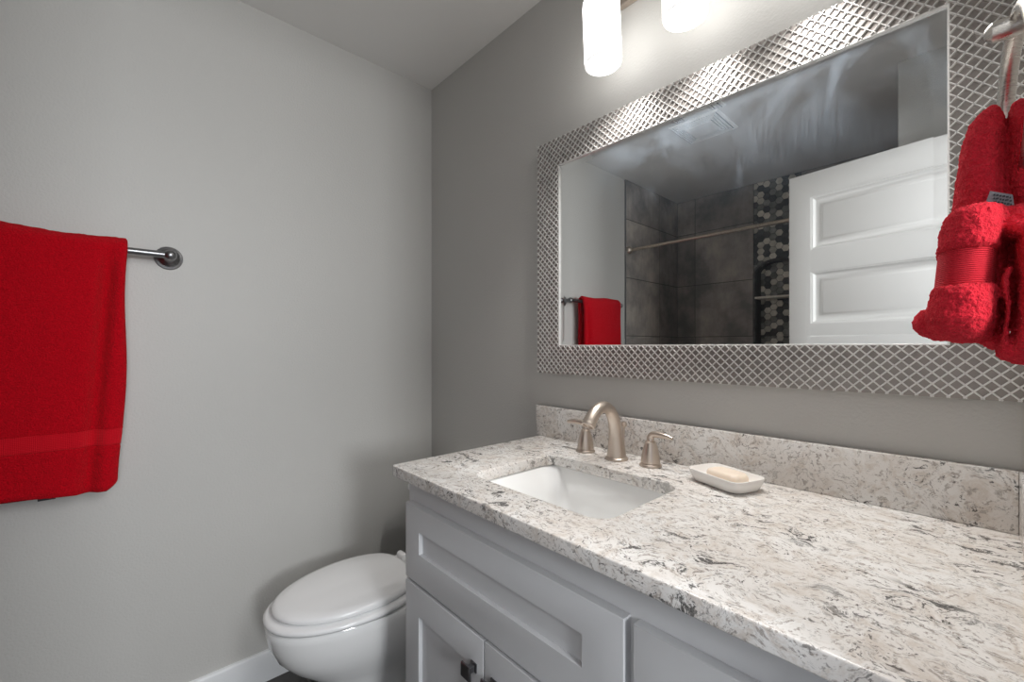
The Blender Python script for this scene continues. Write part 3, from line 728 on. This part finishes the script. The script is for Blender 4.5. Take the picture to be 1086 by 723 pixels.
# folds on the right, a deep crease before them
lobe(bm, [(240, 1082, 1120, B - .01, .05), (260, 1078, 1124, B - .01, .07), (290, 1079, 1126, B - .01, .075), (340, 1077, 1126, B - .01, .075), (368, 1070, 1126, B - .01, .07), (381, 1064, 1124, B - .01, .05), (386, 1072, 1118, B - .01, .03)])
lobe(bm, [(284, 1068, 1074, B - .03, .012), (296, 1062, 1069, B - .03, .014), (325, 1066, 1073, B - .03, .014), (362, 1062, 1069, B - .03, .014), (368, 1058, 1078, B - .02, .03), (377, 1056, 1088, B - .015, .04), (383, 1064, 1090, B - .015, .03)])
lobe(bm, [(338, 1036, 1064, B + .02, .04), (358, 1028, 1070, B + .02, .045), (370, 1050, 1076, B + .02, .03)])
o = finish('terry_cloth', bm, 'redhand', ht, angle=180)
md = o.modifiers.new('join', 'REMESH'); md.mode = 'VOXEL'; md.voxel_size = .0013; md.use_smooth_shade = True
md = o.modifiers.new('soften', 'SMOOTH'); md.factor = .5; md.iterations = 5
def clouds(name, sc, depth=2):
    tx = bpy.data.textures.new(name, 'CLOUDS'); tx.noise_scale = sc; tx.noise_depth = depth; return tx
for nm, sc, st in (('lumps', .020, .0035), ('loops', .0024, .0030)):
    md = o.modifiers.new(nm, 'DISPLACE'); md.texture = clouds(nm, sc); md.strength = st; md.mid_level = .5; md.texture_coords = 'LOCAL'
bm = bmesh.new(); lobe(bm, [(267, 995.5, 1057.5, B, .090), (273, 995, 1057.0, B, .091), (290, 993, 1056.5, B, .091), (304, 991.5, 1056, B, .091), (312, 990, 1056, B, .091)], 64)
o = finish('woven_band', bm, 'bandhand', ht, angle=180)
bm = bmesh.new(); y = B - .018
def lp_(px, py): p = at(px, py, y); return (p.x, p.z)
pts = [lp_(*p) for p in ((1046, 214), (1050, 203), (1074, 207), (1076, 224), (1045, 224))]
a = [bm.verts.new((px_, y - .002, pz_)) for px_, pz_ in pts]; b = [bm.verts.new((px_, y, pz_)) for px_, pz_ in pts]
bm.faces.new(a); bm.faces.new(list(reversed(b)))
for i in range(5): bm.faces.new((a[i], a[(i + 1) % 5], b[(i + 1) % 5], b[i]))
lb = finish('care_label', bm, 'taggrey', ht, smooth=False); lb['label'] = 'small grey care label with dark lettering'
bm = bmesh.new(); rnd = random.Random(3)
for r in range(3):
    x = 1053.5
    while x < 1072:
        w = rnd.uniform(1.5, 3.8); (xa, z), (xb, _) = lp_(x, 207.3 + r * 3.6 + (x - 1053) * .17), lp_(min(x + w, 1073), 210); box(bm, (xa, y - .0026, z - .0006), (xb, y - .0019, z + .0006)); x += w + .8
finish('lettering', bm, 'tagdark', lb, smooth=False)

# ------------------------------------------------------------------ shower curtain rod, ceiling fan grille
rd = thing('curtain_rod', 'straight bronze toned shower curtain rod across the tiled shower opening', 'curtain rod', (.0, -1.742, 1.915))
bm = bmesh.new(); tube(bm, [(.010, -1.742, 1.915), (.62, -1.742, 1.915)], .0112, 18); finish('outer_tube', bm, 'rod', rd)
bm = bmesh.new(); tube(bm, [(.60, -1.742, 1.915), (1.550, -1.742, 1.915)], .0128, 18); finish('inner_tube', bm, 'rod', rd)
for x, s in ((.0108, 1), (1.5555, -1)):
    bm = bmesh.new(); lathe(bm, [(.027, 0), (.029, .004), (.029, .012), (.024, .022), (.015, .030), (.0135, .036)], (x, -1.742, 1.915), (s, 0, 0), 24); finish('end_cap', bm, 'nickel', rd)

VX0, VX1, VY0, VY1 = .600, .872, -1.508, -1.228
vn = thing('ceiling_vent', 'square white louvred exhaust fan grille on the bathroom ceiling', 'vent', ((VX0 + VX1) / 2, (VY0 + VY1) / 2, CE))
def sqr(i, z): return [(VX0 + i, VY0 + i, z), (VX1 - i, VY0 + i, z), (VX1 - i, VY1 - i, z), (VX0 + i, VY1 - i, z)]
bm = boxbm((VX0 + .012, VY0 + .012, CE - .006), (VX1 - .012, VY1 - .012, CE - .0006)); finish('housing', bm, 'dark', vn)
bm = bmesh.new(); rings(bm, [sqr(0, CE - .0006), sqr(.001, CE - .006), sqr(.004, CE - .010), sqr(.012, CE - .013), sqr(.014, CE - .008)], (False, False)); finish('border', bm, 'ceramic', vn, smooth=False)
for k in range(3):
    i = .021 + k * .0135; bm = bmesh.new(); zz = CE - .014 - k * .0015
    rings(bm, [sqr(i, zz + .008), sqr(i, zz), sqr(i + .007, zz - .0015), sqr(i + .007, zz + .006), sqr(i, zz + .008)], (False, False)); finish('louvre', bm, 'ceramic', vn, smooth=False)
bm = bmesh.new(); rings(bm, [sqr(.062, CE - .008), sqr(.062, CE - .018), sqr(.068, CE - .021), sqr(.10, CE - .022)]); finish('centre_panel', bm, 'ceramic', vn, smooth=False)
